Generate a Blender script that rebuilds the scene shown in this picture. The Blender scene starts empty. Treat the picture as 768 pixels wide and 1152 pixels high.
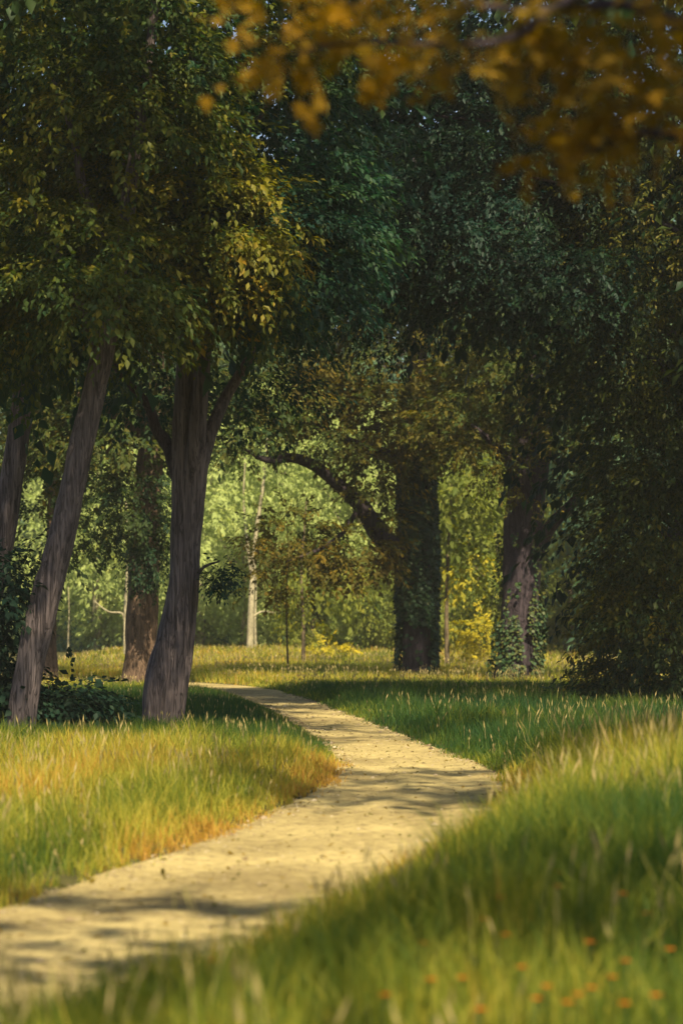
import bpy, math, random
import numpy as np
from mathutils import Vector

R = math.radians
SC = bpy.context.scene
COL = SC.collection
rng = np.random.default_rng(11)

# ------------------------------------------------------------------ camera geometry (used for measuring the photograph)
FPX, HOR, CAMH = 2720.0, 708.0, 1.6
TILT = math.atan((HOR - 576.0) / FPX)
SUN_AZ, SUN_EL = R(165), R(50)


def W(px, py, d):
    """world point at depth d (metres along +Y) seen at photo position px, py"""
    u, v = (px - 384.0) / FPX, (576.0 - py) / FPX
    t = d / (math.cos(TILT) - v * math.sin(TILT))
    return np.array((u * t, d, CAMH + (math.sin(TILT) + v * math.cos(TILT)) * t))


# ------------------------------------------------------------------ numpy helpers
def _hash(ix, iy, iz, seed):
    h = (ix.astype(np.int64) * 374761393 + iy.astype(np.int64) * 668265263 + iz.astype(np.int64) * 2147483647 + seed * 1274126177) & 0xFFFFFFFF
    h = ((h ^ (h >> 13)) * 1274126177) & 0xFFFFFFFF
    return ((h ^ (h >> 16)) & 0xFFFF) / 65535.0


def noise3(x, y, z, seed=0):
    x, y, z = np.broadcast_arrays(np.asarray(x, float), np.asarray(y, float), np.asarray(z, float))
    ix, iy, iz = np.floor(x), np.floor(y), np.floor(z)
    fx, fy, fz = x - ix, y - iy, z - iz
    fx, fy, fz = fx * fx * (3 - 2 * fx), fy * fy * (3 - 2 * fy), fz * fz * (3 - 2 * fz)
    ix, iy, iz = ix.astype(int), iy.astype(int), iz.astype(int)
    r = 0
    for a in (0, 1):
        for b in (0, 1):
            for c in (0, 1):
                w = (fx if a else 1 - fx) * (fy if b else 1 - fy) * (fz if c else 1 - fz)
                r = r + w * _hash(ix + a, iy + b, iz + c, seed)
    return r


def fbm(x, y, z=0.0, seed=0, octs=3):
    s, a, t = 0, 1.0, 0
    for k in range(octs):
        s = s + a * noise3(np.asarray(x) * 2 ** k, np.asarray(y) * 2 ** k, np.asarray(z) * 2 ** k, seed + k)
        t += a
        a *= 0.5
    return s / t


def sstep(a, b, x):
    t = np.clip((x - a) / (b - a), 0, 1)
    return t * t * (3 - 2 * t)


def build(name, verts, faces, mats, parent=None, tint=None, midx=None, smooth=False):
    """faces: list of integer arrays (n,3) / (n,4)"""
    me = bpy.data.meshes.new(name)
    verts = np.ascontiguousarray(verts, dtype=np.float32)
    if not isinstance(faces, list):
        faces = [faces]
    loops = np.concatenate([f.ravel() for f in faces]).astype(np.int32)
    tot = np.concatenate([np.full(len(f), f.shape[1]) for f in faces]).astype(np.int32)
    st = np.concatenate([[0], np.cumsum(tot)[:-1]]).astype(np.int32)
    me.vertices.add(len(verts))
    me.vertices.foreach_set('co', verts.ravel())
    me.loops.add(len(loops))
    me.loops.foreach_set('vertex_index', loops)
    me.polygons.add(len(tot))
    me.polygons.foreach_set('loop_start', st)
    me.polygons.foreach_set('loop_total', tot)
    if smooth:
        me.polygons.foreach_set('use_smooth', np.ones(len(tot), bool))
    for m in mats if isinstance(mats, (list, tuple)) else [mats]:
        me.materials.append(m)
    if midx is not None:
        me.polygons.foreach_set('material_index', np.asarray(midx, np.int32))
    if tint is not None:
        at = me.attributes.new('tint', 'FLOAT', 'FACE')
        at.data.foreach_set('value', np.asarray(tint, np.float32))
    me.update(calc_edges=True)
    ob = bpy.data.objects.new(name, me)
    COL.objects.link(ob)
    if parent is not None:
        ob.parent = parent
        ob.location = -Vector(parent.location)
    return ob


def thing(name, label, cat, loc=(0, 0, 0), group=None):
    o = bpy.data.objects.new(name, None)
    COL.objects.link(o)
    o.location = loc
    o.empty_display_size = 0.3
    o['label'] = label
    o['category'] = cat
    if group:
        o['group'] = group
    return o


# ------------------------------------------------------------------ materials
def new_mat(name):
    m = bpy.data.materials.new(name)
    m.use_nodes = True
    nt = m.node_tree
    nt.nodes.clear()
    return m, nt.nodes, nt.links


def ramp(n, stops):
    r = n.new('ShaderNodeValToRGB')
    e = r.color_ramp.elements
    while len(e) > 1:
        e.remove(e[-1])
    e[0].position = stops[0][0]
    e[0].color = (*stops[0][1], 1)
    for p, c in stops[1:]:
        k = e.new(p)
        k.color = (*c, 1)
    return r


def leaf_mat(name, stops, trans=0.35, rough=0.6, spec=0.15):
    m, n, l = new_mat(name)
    at = n.new('ShaderNodeAttribute')
    at.attribute_name = 'tint'
    cr = ramp(n, stops)
    l.new(at.outputs['Fac'], cr.inputs['Fac'])
    bs = n.new('ShaderNodeBsdfPrincipled')
    bs.inputs['Roughness'].default_value = rough
    bs.inputs['Specular IOR Level'].default_value = spec
    l.new(cr.outputs['Color'], bs.inputs['Base Color'])
    tr = n.new('ShaderNodeBsdfTranslucent')
    hs = n.new('ShaderNodeHueSaturation')
    hs.inputs['Saturation'].default_value = 1.15
    hs.inputs['Value'].default_value = 1.5
    l.new(cr.outputs['Color'], hs.inputs['Color'])
    l.new(hs.outputs['Color'], tr.inputs['Color'])
    mx = n.new('ShaderNodeMixShader')
    mx.inputs['Fac'].default_value = trans
    l.new(bs.outputs[0], mx.inputs[1])
    l.new(tr.outputs[0], mx.inputs[2])
    out = n.new('ShaderNodeOutputMaterial')
    l.new(mx.outputs[0], out.inputs['Surface'])
    return m


def bark_mat(name, dark, light, sx=7.0, sz=0.7, bump=0.6, moss=None):
    m, n, l = new_mat(name)
    tc = n.new('ShaderNodeTexCoord')
    mp = n.new('ShaderNodeMapping')
    mp.inputs['Scale'].default_value = (sx, sx, sz)
    l.new(tc.outputs['Object'], mp.inputs['Vector'])
    n1 = n.new('ShaderNodeTexNoise')
    n1.inputs['Scale'].default_value = 1.6
    n1.inputs['Detail'].default_value = 7
    n1.inputs['Roughness'].default_value = 0.65
    n1.inputs['Distortion'].default_value = 0.4
    l.new(mp.outputs[0], n1.inputs['Vector'])
    n2 = n.new('ShaderNodeTexNoise')
    n2.inputs['Scale'].default_value = 1.3
    n2.inputs['Detail'].default_value = 5
    l.new(tc.outputs['Object'], n2.inputs['Vector'])
    cr = ramp(n, [(0.34, dark), (0.66, light)])
    l.new(n1.outputs['Fac'], cr.inputs['Fac'])
    mix = n.new('ShaderNodeMix')
    mix.data_type = 'RGBA'
    mix.blend_type = 'MIX'
    cr2 = ramp(n, [(0.45, (0, 0, 0)), (0.68, (0.75, 0.75, 0.75))])
    l.new(n2.outputs['Fac'], cr2.inputs['Fac'])
    l.new(cr2.outputs['Color'], mix.inputs['Factor'])
    l.new(cr.outputs['Color'], mix.inputs['A'])
    mix.inputs['B'].default_value = (*(moss or tuple(0.6 * a + 0.4 * b for a, b in zip(dark, light))), 1)
    mp3 = n.new('ShaderNodeMapping')
    mp3.inputs['Scale'].default_value = (sx * 2.1, sx * 2.1, sz * 2.6)
    l.new(tc.outputs['Object'], mp3.inputs['Vector'])
    n3 = n.new('ShaderNodeTexNoise')
    n3.inputs['Scale'].default_value = 1.0
    n3.inputs['Detail'].default_value = 3
    n3.inputs['Distortion'].default_value = 0.8
    l.new(mp3.outputs[0], n3.inputs['Vector'])
    sb = n.new('ShaderNodeMath')
    sb.operation = 'SUBTRACT'
    sb.inputs[1].default_value = 0.5
    l.new(n3.outputs['Fac'], sb.inputs[0])
    ab = n.new('ShaderNodeMath')
    ab.operation = 'ABSOLUTE'
    l.new(sb.outputs[0], ab.inputs[0])
    cr3 = ramp(n, [(0.0, (0.42, 0.42, 0.42)), (0.05, (1, 1, 1))])
    l.new(ab.outputs[0], cr3.inputs['Fac'])
    mu = n.new('ShaderNodeMix')
    mu.data_type = 'RGBA'
    mu.blend_type = 'MULTIPLY'
    mu.inputs['Factor'].default_value = 1
    l.new(mix.outputs['Result'], mu.inputs['A'])
    l.new(cr3.outputs['Color'], mu.inputs['B'])
    ad = n.new('ShaderNodeMath')
    ad.operation = 'MULTIPLY_ADD'
    ad.inputs[1].default_value = 0.6
    l.new(cr3.outputs['Color'], ad.inputs[0])
    l.new(n1.outputs['Fac'], ad.inputs[2])
    bs = n.new('ShaderNodeBsdfPrincipled')
    bs.inputs['Roughness'].default_value = 0.85
    bs.inputs['Specular IOR Level'].default_value = 0.2
    l.new(mu.outputs['Result'], bs.inputs['Base Color'])
    bp = n.new('ShaderNodeBump')
    bp.inputs['Strength'].default_value = bump
    bp.inputs['Distance'].default_value = 0.05
    l.new(ad.outputs[0], bp.inputs['Height'])
    l.new(bp.outputs[0], bs.inputs['Normal'])
    out = n.new('ShaderNodeOutputMaterial')
    l.new(bs.outputs[0], out.inputs['Surface'])
    return m


M = {}
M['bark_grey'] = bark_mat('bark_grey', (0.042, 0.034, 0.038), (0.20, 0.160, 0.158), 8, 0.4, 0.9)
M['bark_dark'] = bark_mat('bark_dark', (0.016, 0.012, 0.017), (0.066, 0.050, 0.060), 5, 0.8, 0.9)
M['bark_red'] = bark_mat('bark_red', (0.055, 0.037, 0.026), (0.19, 0.125, 0.082), 5, 0.9, 0.9)
M['bark_pale'] = bark_mat('bark_pale', (0.15, 0.135, 0.085), (0.40, 0.36, 0.235), 3, 1.2, 0.3)
M['bark_thin'] = bark_mat('bark_thin', (0.05, 0.04, 0.025), (0.16, 0.12, 0.07), 5, 1.0, 0.3)

BEECH = [(0.0, (0.010, 0.040, 0.030)), (0.3, (0.020, 0.056, 0.021)), (0.55, (0.058, 0.082, 0.011)), (0.8, (0.165, 0.150, 0.013)), (1.0, (0.30, 0.18, 0.012))]
M['leaf_beech'] = leaf_mat('leaf_beech', BEECH, 0.4, 0.55, 0.2)
OAK = [(0.0, (0.011, 0.034, 0.017)), (0.35, (0.034, 0.054, 0.010)), (0.65, (0.095, 0.078, 0.010)), (1.0, (0.22, 0.14, 0.012))]
SHADEB = [(p, tuple(v * f for v, f in zip(c, (.68, .66, .66)))) for p, c in BEECH]  # beech leaf colours darkened, deep shade of the right-hand mass put into them
M['leaf_shaded_beech'] = leaf_mat('leaf_shaded_beech', SHADEB, 0.35, 0.55, 0.2)
M['leaf_oak'] = leaf_mat('leaf_oak', OAK, 0.4)
PALE = [(0.0, (0.19, 0.25, 0.08)), (0.5, (0.33, 0.39, 0.13)), (0.8, (0.40, 0.39, 0.09)), (1.0, (0.34, 0.27, 0.03))]
M['leaf_pale'] = leaf_mat('leaf_pale', PALE, 0.45)
YEL = [(0.0, (0.07, 0.11, 0.022)), (0.5, (0.155, 0.175, 0.028)), (1.0, (0.42, 0.34, 0.02))]
M['leaf_yellow'] = leaf_mat('leaf_yellow', YEL, 0.45)
MAPLE = [(0.0, (0.06, 0.065, 0.010)), (0.4, (0.165, 0.108, 0.008)), (1.0, (0.28, 0.145, 0.008))]
M['leaf_maple'] = leaf_mat('leaf_maple', MAPLE, 0.4)
IVY = [(0.0, (0.010, 0.030, 0.016)), (0.6, (0.025, 0.055, 0.018)), (1.0, (0.09, 0.085, 0.015))]
M['leaf_ivy'] = leaf_mat('leaf_ivy', IVY, 0.15, 0.55, 0.2)
UNDER = [(0.0, (0.008, 0.028, 0.018)), (0.6, (0.028, 0.055, 0.026)), (1.0, (0.14, 0.15, 0.04))]
M['leaf_under'] = leaf_mat('leaf_under', UNDER, 0.3)
GRASS = [(0.0, (0.022, 0.065, 0.020)), (0.35, (0.055, 0.105, 0.018)), (0.62, (0.17, 0.195, 0.022)), (0.82, (0.42, 0.38, 0.06)), (1.0, (0.42, 0.25, 0.05))]
M['leaf_back'] = leaf_mat('leaf_back', [(0.0, (0.03, 0.085, 0.055)), (0.6, (0.10, 0.16, 0.075)), (1.0, (0.22, 0.24, 0.07))], 0.4)
M['grass'] = leaf_mat('grass', GRASS, 0.5, 0.6, 0.15)
SEED = [(0.0, (0.20, 0.20, 0.07)), (0.5, (0.36, 0.30, 0.13)), (1.0, (0.50, 0.40, 0.20))]
M['seed'] = leaf_mat('seed', SEED, 0.4, 0.7, 0.1)
M['petal'] = leaf_mat('petal', [(0, (0.36, 0.07, 0.006)), (1, (0.55, 0.15, 0.01))], 0.35)
M['litter'] = leaf_mat('litter', [(0, (0.05, 0.035, 0.02)), (0.5, (0.16, 0.11, 0.06)), (1, (0.42, 0.36, 0.25))], 0.05, 0.8, 0.1)


def ground_mat(name, cols, scale, bumpd):
    m, n, l = new_mat(name)
    tc = n.new('ShaderNodeTexCoord')
    a = n.new('ShaderNodeTexNoise')
    a.inputs['Scale'].default_value = scale
    a.inputs['Detail'].default_value = 9
    a.inputs['Roughness'].default_value = 0.68
    l.new(tc.outputs['Object'], a.inputs['Vector'])
    b = n.new('ShaderNodeTexNoise')
    b.inputs['Scale'].default_value = 0.55
    b.inputs['Detail'].default_value = 4
    l.new(tc.outputs['Object'], b.inputs['Vector'])
    cr = ramp(n, cols)
    l.new(a.outputs['Fac'], cr.inputs['Fac'])
    mul = n.new('ShaderNodeMix')
    mul.data_type = 'RGBA'
    mul.blend_type = 'MULTIPLY'
    mul.inputs['Factor'].default_value = 1
    c2 = ramp(n, [(0.32, (0.60, 0.57, 0.54)), (0.62, (1.08, 1.06, 1.0))])
    l.new(b.outputs['Fac'], c2.inputs['Fac'])
    l.new(cr.outputs['Color'], mul.inputs['A'])
    l.new(c2.outputs['Color'], mul.inputs['B'])
    bs = n.new('ShaderNodeBsdfPrincipled')
    bs.inputs['Roughness'].default_value = 0.95
    bs.inputs['Specular IOR Level'].default_value = 0.1
    l.new(mul.outputs['Result'], bs.inputs['Base Color'])
    bp = n.new('ShaderNodeBump')
    bp.inputs['Strength'].default_value = 0.8
    bp.inputs['Distance'].default_value = bumpd
    l.new(a.outputs['Fac'], bp.inputs['Height'])
    l.new(bp.outputs[0], bs.inputs['Normal'])
    o = n.new('ShaderNodeOutputMaterial')
    l.new(bs.outputs[0], o.inputs['Surface'])
    return m


M['soil'] = ground_mat('soil', [(0.3, (0.03, 0.035, 0.012)), (0.7, (0.08, 0.075, 0.025))], 6, 0.03)
M['path'] = ground_mat('path', [(0.30, (0.10, 0.076, 0.045)), (0.46, (0.275, 0.228, 0.105)), (0.7, (0.39, 0.335, 0.155))], 9, 0.025)

# ------------------------------------------------------------------ terrain and path
PY = np.array([-10, 0, 5, 8, 10, 12, 13.9, 16, 18.8, 22.1, 25.3, 27.7, 30.6, 34, 38.9, 44, 50, 57, 64, 70, 76, 84])
PL = np.array([-22, -12.5, -7.4, -4.75, -3.5, -2.6, -1.97, -1.55, -1.0, -0.5, -0.13, 0.01, -0.05, -0.22, -0.56, -0.98, -1.54, -2.35, -3.3, -5.6, -11, -22])
PR = np.array([-18, -9.2, -4.5, -2.2, -1.2, -0.48, -0.08, 0.4, 1.0, 1.5, 1.75, 1.72, 1.5, 1.18, 0.72, 0.30, -0.25, -0.9, -1.7, -2.9, -5.4, -12])


def path_edges(y):
    return np.interp(y, PY, PL), np.interp(y, PY, PR)


def path_smooth(y):
    l = r = 0
    for o, w in ((-1.2, .2), (-.6, .2), (0, .2), (.6, .2), (1.2, .2)):
        a, b = path_edges(y + o)
        l, r = l + w * a, r + w * b
    return l, r


def pdist(x, y):
    """signed distance outside the path edge (negative = on the path)"""
    l, r = path_smooth(y)
    return np.maximum(l - x, x - r)


def base_h(x, y):
    l, r = path_smooth(y)
    bank = 0.34 * sstep(0.15, 2.0, x - r) * sstep(5, 12, y) * (1 - sstep(23, 33, y))
    lft = 0.05 * sstep(0.2, 2.5, l - x) * sstep(8, 16, y) * (1 - sstep(45, 60, y))
    far = 0.35 * sstep(75, 130, y)
    nz = 0.10 * (fbm(x * 0.22, y * 0.16, 0, 5) - 0.5) * sstep(0.1, 1.2, np.maximum(l - x, x - r))
    return bank + lft + far + nz


def ground_h(x, y):
    return base_h(x, y) - 0.05 * (1 - sstep(-0.25, 0.25, pdist(x, y)))


ys = np.concatenate([np.arange(-12, 4, 1.0), np.arange(4, 34, 0.22), np.arange(34, 90, 0.6), np.geomspace(90, 900, 40)])
xs = np.concatenate([-np.geomspace(900, 9, 34), np.arange(-8.8, 8.9, 0.2), np.geomspace(9, 900, 34)])
gx, gy = np.meshgrid(xs, ys)
gz = ground_h(gx, gy)
nv = gx.shape
idx = np.arange(gx.size).reshape(nv)
q = np.stack([idx[:-1, :-1], idx[:-1, 1:], idx[1:, 1:], idx[1:, :-1]], -1).reshape(-1, 4)
g = build('ground', np.stack([gx.ravel(), gy.ravel(), gz.ravel()], 1), q, M['soil'], smooth=True)
g['kind'] = 'structure'

py_ = np.concatenate([np.arange(-9, 6, 0.5), np.arange(6, 34, 0.15), np.arange(34, 84, 0.4)])
u_ = np.linspace(0, 1, 15)
l, r = path_smooth(py_)
rag = 0.10
pv = []
for j, u in enumerate(u_):
    xj = l - 0.12 + (r - l + 0.24) * u
    if j in (0, 14):
        xj = xj + (fbm(py_ * 1.7, j + 0 * py_, 0, 21) - 0.5) * 0.35
    z = base_h(np.clip(xj, l, r), py_) - (0.035 if j in (0, 14) else 0.004)
    z = z + 0.02 * (fbm(xj * 1.1, py_ * 0.7, 0, 33) - 0.5)
    # two worn wheel/foot tracks
    z = z - 0.015 * np.exp(-((u - 0.3) / 0.1) ** 2) - 0.015 * np.exp(-((u - 0.7) / 0.1) ** 2)
    pv.append(np.stack([xj, py_, z], 1))
pv = np.stack(pv, 1)
idx = np.arange(pv.shape[0] * 15).reshape(-1, 15)
q = np.stack([idx[:-1, :-1], idx[:-1, 1:], idx[1:, 1:], idx[1:, :-1]], -1).reshape(-1, 4)
p = build('path', pv.reshape(-1, 3), q, M['path'], smooth=True)
p['kind'] = 'structure'

# loose stones and leaf crumbs lying on the path
n = 7000
yy = 7 + (60 - 7) * rng.random(n) ** 1.7
l, r = path_smooth(yy)
e = rng.random(n)
e = np.where(rng.random(n) < 0.5, e, np.where(e < .5, e * 0.25, 1 - (1 - e) * 0.25))
xx = l - 0.05 + (r - l + 0.1) * e
s = rng.uniform(0.004, 0.011, n) * (1 + yy / 60) * np.where(rng.random(n) < .04, rng.uniform(1.5, 3.2, n), 1)
base = np.stack([xx, yy, base_h(np.clip(xx, l, r), yy) + 0.002], 1)
ang = rng.random(n) * 6.28
V = []
for k in range(4):
    a = ang + k * math.pi / 2 + rng.normal(0, .2, n)
    V.append(base + np.stack([np.cos(a) * s, np.sin(a) * s * 0.8, 0 * a], 1))
V.append(base + np.stack([0 * s, 0 * s, s * rng.uniform(0.2, 0.7, n)], 1))
V = np.stack(V, 1).reshape(-1, 3)
o5 = np.arange(n)[:, None] * 5
F = np.concatenate([o5 + np.array([[k, (k + 1) % 4, 4]]) for k in range(4)])
tt = np.tile(rng.random(n), 4)
o = build('gravel', V, F, M['litter'], tint=tt)
o['kind'] = 'stuff'
o['label'] = 'small loose stones and leaf crumbs scattered over the sandy path'

# fallen leaves along the path
n = 900
yy = 7.5 + 45 * rng.random(n) ** 1.6
l, r = path_smooth(yy)
e = rng.beta(.55, .55, n)
xx = l - .1 + (r - l + .2) * e
k = fbm(xx * .8, yy * .5, 0, 141) > .42
xx, yy = xx[k], yy[k]
l, r = path_smooth(yy)
n = len(xx)
a = rng.random(n) * 6.283
s = rng.uniform(.016, .034, n)
b = np.stack([xx, yy, base_h(np.clip(xx, l, r), yy) + .008], 1)
dv = np.stack([np.cos(a), np.sin(a), rng.normal(0, .25, n)], 1) * s[:, None]
sv = np.stack([-np.sin(a), np.cos(a), rng.normal(.1, .3, n)], 1) * s[:, None] * .5
V = np.stack([b - dv, b + sv + [0, 0, .006], b + dv, b - sv + [0, 0, .006]], 1).reshape(-1, 3)
o4 = np.arange(n)[:, None] * 4
o = build('fallen_leaves', V, np.concatenate([o4 + np.array([[0, 1, 2]]), o4 + np.array([[0, 2, 3]])]), M['leaf_maple'], tint=np.tile(rng.random(n) * .5, 2))
o['kind'] = 'stuff'
o['label'] = 'small fallen brown leaves strewn on the sandy path'

# ------------------------------------------------------------------ grass
def blade_mesh(x, y, h, w, tint, lean, seg2=True):
    n = len(x)
    z = ground_h(x, y) - 0.01
    yaw = rng.random(n) * 6.283
    ld = rng.random(n) * 6.283
    lx, ly = np.cos(ld) * lean * h, np.sin(ld) * lean * h
    wx, wy = np.cos(yaw) * w / 2, np.sin(yaw) * w / 2
    b = np.stack([x, y, z], 1)
    side = np.stack([wx, wy, 0 * wx], 1)
    mid = b + np.stack([lx * 0.3, ly * 0.3, h * 0.55], 1)
    tip = b + np.stack([lx, ly, h * np.sqrt(np.clip(1 - 0.5 * lean ** 2, .3, 1))], 1)
    V = np.stack([b - side, b + side, mid - side * 0.75, mid + side * 0.75, tip], 1).reshape(-1, 3)
    o = np.arange(n)[:, None] * 5
    return V, [o + np.array([[0, 1, 3, 2]]), o + np.array([[2, 3, 4]])], np.concatenate([tint, tint])


def grass_fields(x, y):
    """height and tint of the sward at a place"""
    d = pdist(x, y)
    l, r = path_smooth(y)
    right = x > (l + r) / 2
    clump = fbm(x * 1.6, y * 1.1, 0, 50)
    big = fbm(x * 0.35, y * 0.22, 0, 60)
    h = 0.42 * (0.55 + 0.9 * clump)
    h = h * (0.28 + 0.72 * sstep(-0.05, 0.75, d))
    h = h * np.where(right & (y < 26), 0.72 + 0.4 * sstep(11, 16, y), 1.0)
    h = h * np.where(~right, 0.78 - 0.30 * sstep(30, 38, y) * (1 - sstep(64, 76, y)), 1.0)
    h = h * np.where(right, 1 - 0.22 * sstep(26, 34, y), 1.0)
    # colour of the grass: green by default; dry at the verge, straw on the bank's crest, yellow in the far meadow; sunlit and shaded stretches are partly painted into the tint
    t = 0.26 + 0.5 * (clump - 0.5) + 0.75 * (big - 0.5)
    verge = (1 - sstep(0.0, 0.6, d))
    t = t + np.where(right, 0.24, 0.42) * verge * (1 - sstep(24, 32, y) * 0.5)
    t = t + np.where(~right, 0.40 * sstep(14, 19, y) * (1 - sstep(28, 33, y)), 0)
    t = t + np.where(right, 0.34 * sstep(13, 17, y) * (1 - sstep(24, 28, y)) * (1 - 0.6 * sstep(1.2, 2.6, x - r)) + 0.12 * (1 - sstep(12, 16, y)), 0)
    t = t + 0.42 * sstep(60, 72, y) - 0.25 * sstep(60, 72, y) * (t - 0.3)
    t = t - 0.12 * sstep(29, 34, y) * (1 - sstep(48, 62, y))
    return h, t, d


GV, GF4, GF3, GT4, GT3 = [], [], [], [], []
off = 0
SV, SF, ST = [], [], []
for (d0, d1, dens, w, ex) in ((3.5, 9, 1100, 0.007, 1.0), (9, 15, 1200, 0.007, 1.0), (15, 24, 1100, 0.008, 1.0), (24, 36, 620, 0.011, 1.0), (36, 62, 280, 0.016, 1.05), (62, 100, 120, 0.026, 0.8), (100, 150, 32, 0.06, 1.3)):
    hw0, hw1 = 0.19 * d0 + 1.2, 0.19 * d1 + 1.2
    n = int(dens * (d1 - d0) * (hw0 + hw1))
    y = rng.uniform(d0, d1, n)
    hw = 0.19 * y + 1.2
    y = y[rng.random(n) < hw / hw1]
    n = len(y)
    x = rng.uniform(-1, 1, n) * (0.19 * y + 1.2)
    h, t, d = grass_fields(x, y)
    keep = (d > -0.03 + 0.5 * (fbm(x * 2.3, y * 1.4, 0, 77) - 0.5)) & (fbm(x * 2.2, y * 1.8, 0, 81) > 0.30)
    keep |= (d > -0.2) & (d < 0) & (rng.random(n) < 0.03)
    x, y, h, t, d = x[keep], y[keep], h[keep], t[keep], d[keep]
    n = len(x)
    h = h * rng.uniform(0.55, 1.25, n) * ex
    t = np.clip(t + rng.normal(0, 0.13, n), 0, 1)
    V, F, T = blade_mesh(x, y, h, w * rng.uniform(0.6, 1.4, n), t, rng.uniform(0.05, 0.75, n))
    GV.append(V)
    GF4.append(F[0] + off)
    GF3.append(F[1] + off)
    GT4.append(t)
    GT3.append(t)
    off += len(V)
gr = build('grass', np.concatenate(GV), [np.concatenate(GF4), np.concatenate(GF3)], M['grass'], tint=np.concatenate(GT4 + GT3))
gr['kind'] = 'stuff'
gr['label'] = 'tall uncut park grass on both sides of the sandy path'


def seed_stalks():
    Vs, Fs, Ts, off = [], [], [], 0
    for (d0, d1, dens, sc) in ((6.5, 13, 18, .6), (13, 26, 18, .5), (26, 60, 5, .5), (60, 125, 6, .7)):
        hw1 = 0.17 * d1 + 0.8
        n = int(dens * (d1 - d0) * hw1 * 2)
        y = rng.uniform(d0, d1, n)
        x = rng.uniform(-1, 1, n) * hw1
        h, t, d = grass_fields(x, y)
        k = (d > 0.12) & (np.abs(x) < 0.17 * y + 0.8) & (fbm(x * .9, y * .6, 0, 91) > 0.46)
        x, y, h, d = x[k], y[k], h[k], d[k]
        n = len(x)
        z = ground_h(x, y)
        H = h * rng.uniform(1.1, 1.45, n)
        ld = rng.random(n) * 6.283
        ln = rng.uniform(0.08, 0.4, n) * H
        b = np.stack([x, y, z], 1)
        top = b + np.stack([np.cos(ld) * ln, np.sin(ld) * ln, H], 1)
        neck = b + (top - b) * 0.74 - np.stack([np.cos(ld) * ln * .12, np.sin(ld) * ln * .12, 0 * H], 1)
        yaw = rng.random(n) * 6.283
        s = np.stack([np.cos(yaw), np.sin(yaw), 0 * yaw], 1)
        sw = 0.0022 * sc * (1 + y[:, None] / 45)
        hw = 0.009 * sc * (1 + y[:, None] / 45) * rng.uniform(.6, 1.4, (n, 1))
        s2 = np.stack([-np.sin(yaw), np.cos(yaw), 0 * yaw], 1)
        mid = neck + (top - neck) * 0.45
        V = np.stack([b - s * sw, b + s * sw, neck + s * sw, neck - s * sw,
                      mid - s * hw, mid + s * hw, top, mid - s2 * hw, mid + s2 * hw], 1).reshape(-1, 3)
        o = np.arange(n)[:, None] * 9 + off
        Fs.append([o + np.array([[0, 1, 2, 3]]), o + np.array([[3, 5, 6, 4]]), o + np.array([[2, 8, 6, 7]])])
        tt = np.clip(rng.normal(0.45, 0.22, n), 0, 1)
        Ts.append(tt)
        Vs.append(V)
        off += len(V)
    F = []
    T = []
    for f, t in zip(Fs, Ts):
        F += f
        T += [t] * 3
    o = build('seeding_grass', np.concatenate(Vs), F, M['seed'], tint=np.concatenate(T))
    o['kind'] = 'stuff'
    o['label'] = 'pale straw coloured seed stalks standing above the grass'


seed_stalks()

# ------------------------------------------------------------------ tree building
def catmull(P, m):
    P = np.asarray(P, float)
    Q = np.vstack([2 * P[0] - P[1], P, 2 * P[-1] - P[-2]])
    out = []
    for i in range(len(P) - 1):
        a, b, c, d = Q[i], Q[i + 1], Q[i + 2], Q[i + 3]
        for t in np.linspace(0, 1, m, endpoint=False):
            out.append(0.5 * ((2 * b) + (-a + c) * t + (2 * a - 5 * b + 4 * c - d) * t ** 2 + (-a + 3 * b - 3 * c + d) * t ** 3))
    out.append(P[-1])
    return np.array(out)


def tube(points, radii, seg=20, m=8, flute=0.0, nfl=5, seed=0, rough=0.0, flare=0.0):
    """tapered, fluted, slightly lumpy stem; returns verts, quads"""
    PR_ = np.hstack([np.asarray(points, float), np.asarray(radii, float)[:, None]])
    C = catmull(PR_, m)
    P, Rr = C[:, :3], np.maximum(C[:, 3], 0.004)
    T = np.gradient(P, axis=0)
    T /= np.linalg.norm(T, axis=1)[:, None]
    ref = np.array([1.0, 0, 0]) if abs(T[0][0]) < 0.8 else np.array([0, 1.0, 0])
    a = np.linspace(0, 2 * math.pi, seg, endpoint=False)
    V = []
    L = np.concatenate([[0], np.cumsum(np.linalg.norm(np.diff(P, axis=0), axis=1))])
    for i in range(len(P)):
        u = ref - T[i] * np.dot(ref, T[i])
        u /= np.linalg.norm(u)
        v = np.cross(T[i], u)
        ref = u
        r = np.full(seg, Rr[i])
        if flute:
            ph = 0.25 * L[i] + 1.3 * (noise3(L[i] * 0.5, 0, 0, seed) - 0.5)
            tw = np.cos(nfl * (a + ph)) * 0.6 + np.cos((nfl + 2) * (a - ph * 0.6) + seed) * 0.4
            r = r * (1 + flute * tw * (1 + 2.2 * flare * math.exp(-L[i] / 0.6)))
        if rough:
            r = r * (1 + rough * 2 * (fbm(np.cos(a) * 1.4 + seed, np.sin(a) * 1.4, L[i] * 1.6 / max(0.3, Rr[i] * 2), seed, 3) - 0.5))
        r = r * (1 + flare * np.exp(-L[i] / 0.45) * (0.55 + 0.45 * np.cos(nfl * a + seed)))
        V.append(P[i] + np.outer(r * np.cos(a), u) + np.outer(r * np.sin(a), v))
    n = len(P)
    V = np.vstack(V + [P[-1] + T[-1] * Rr[-1] * 0.5])
    idx = np.arange(n * seg).reshape(n, seg)
    nx = np.roll(idx, -1, axis=1)
    q = np.stack([idx[:-1], nx[:-1], nx[1:], idx[1:]], -1).reshape(-1, 4)
    cap = np.stack([idx[-1], nx[-1], np.full(seg, n * seg)], -1)
    return V, [q, cap]


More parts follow.
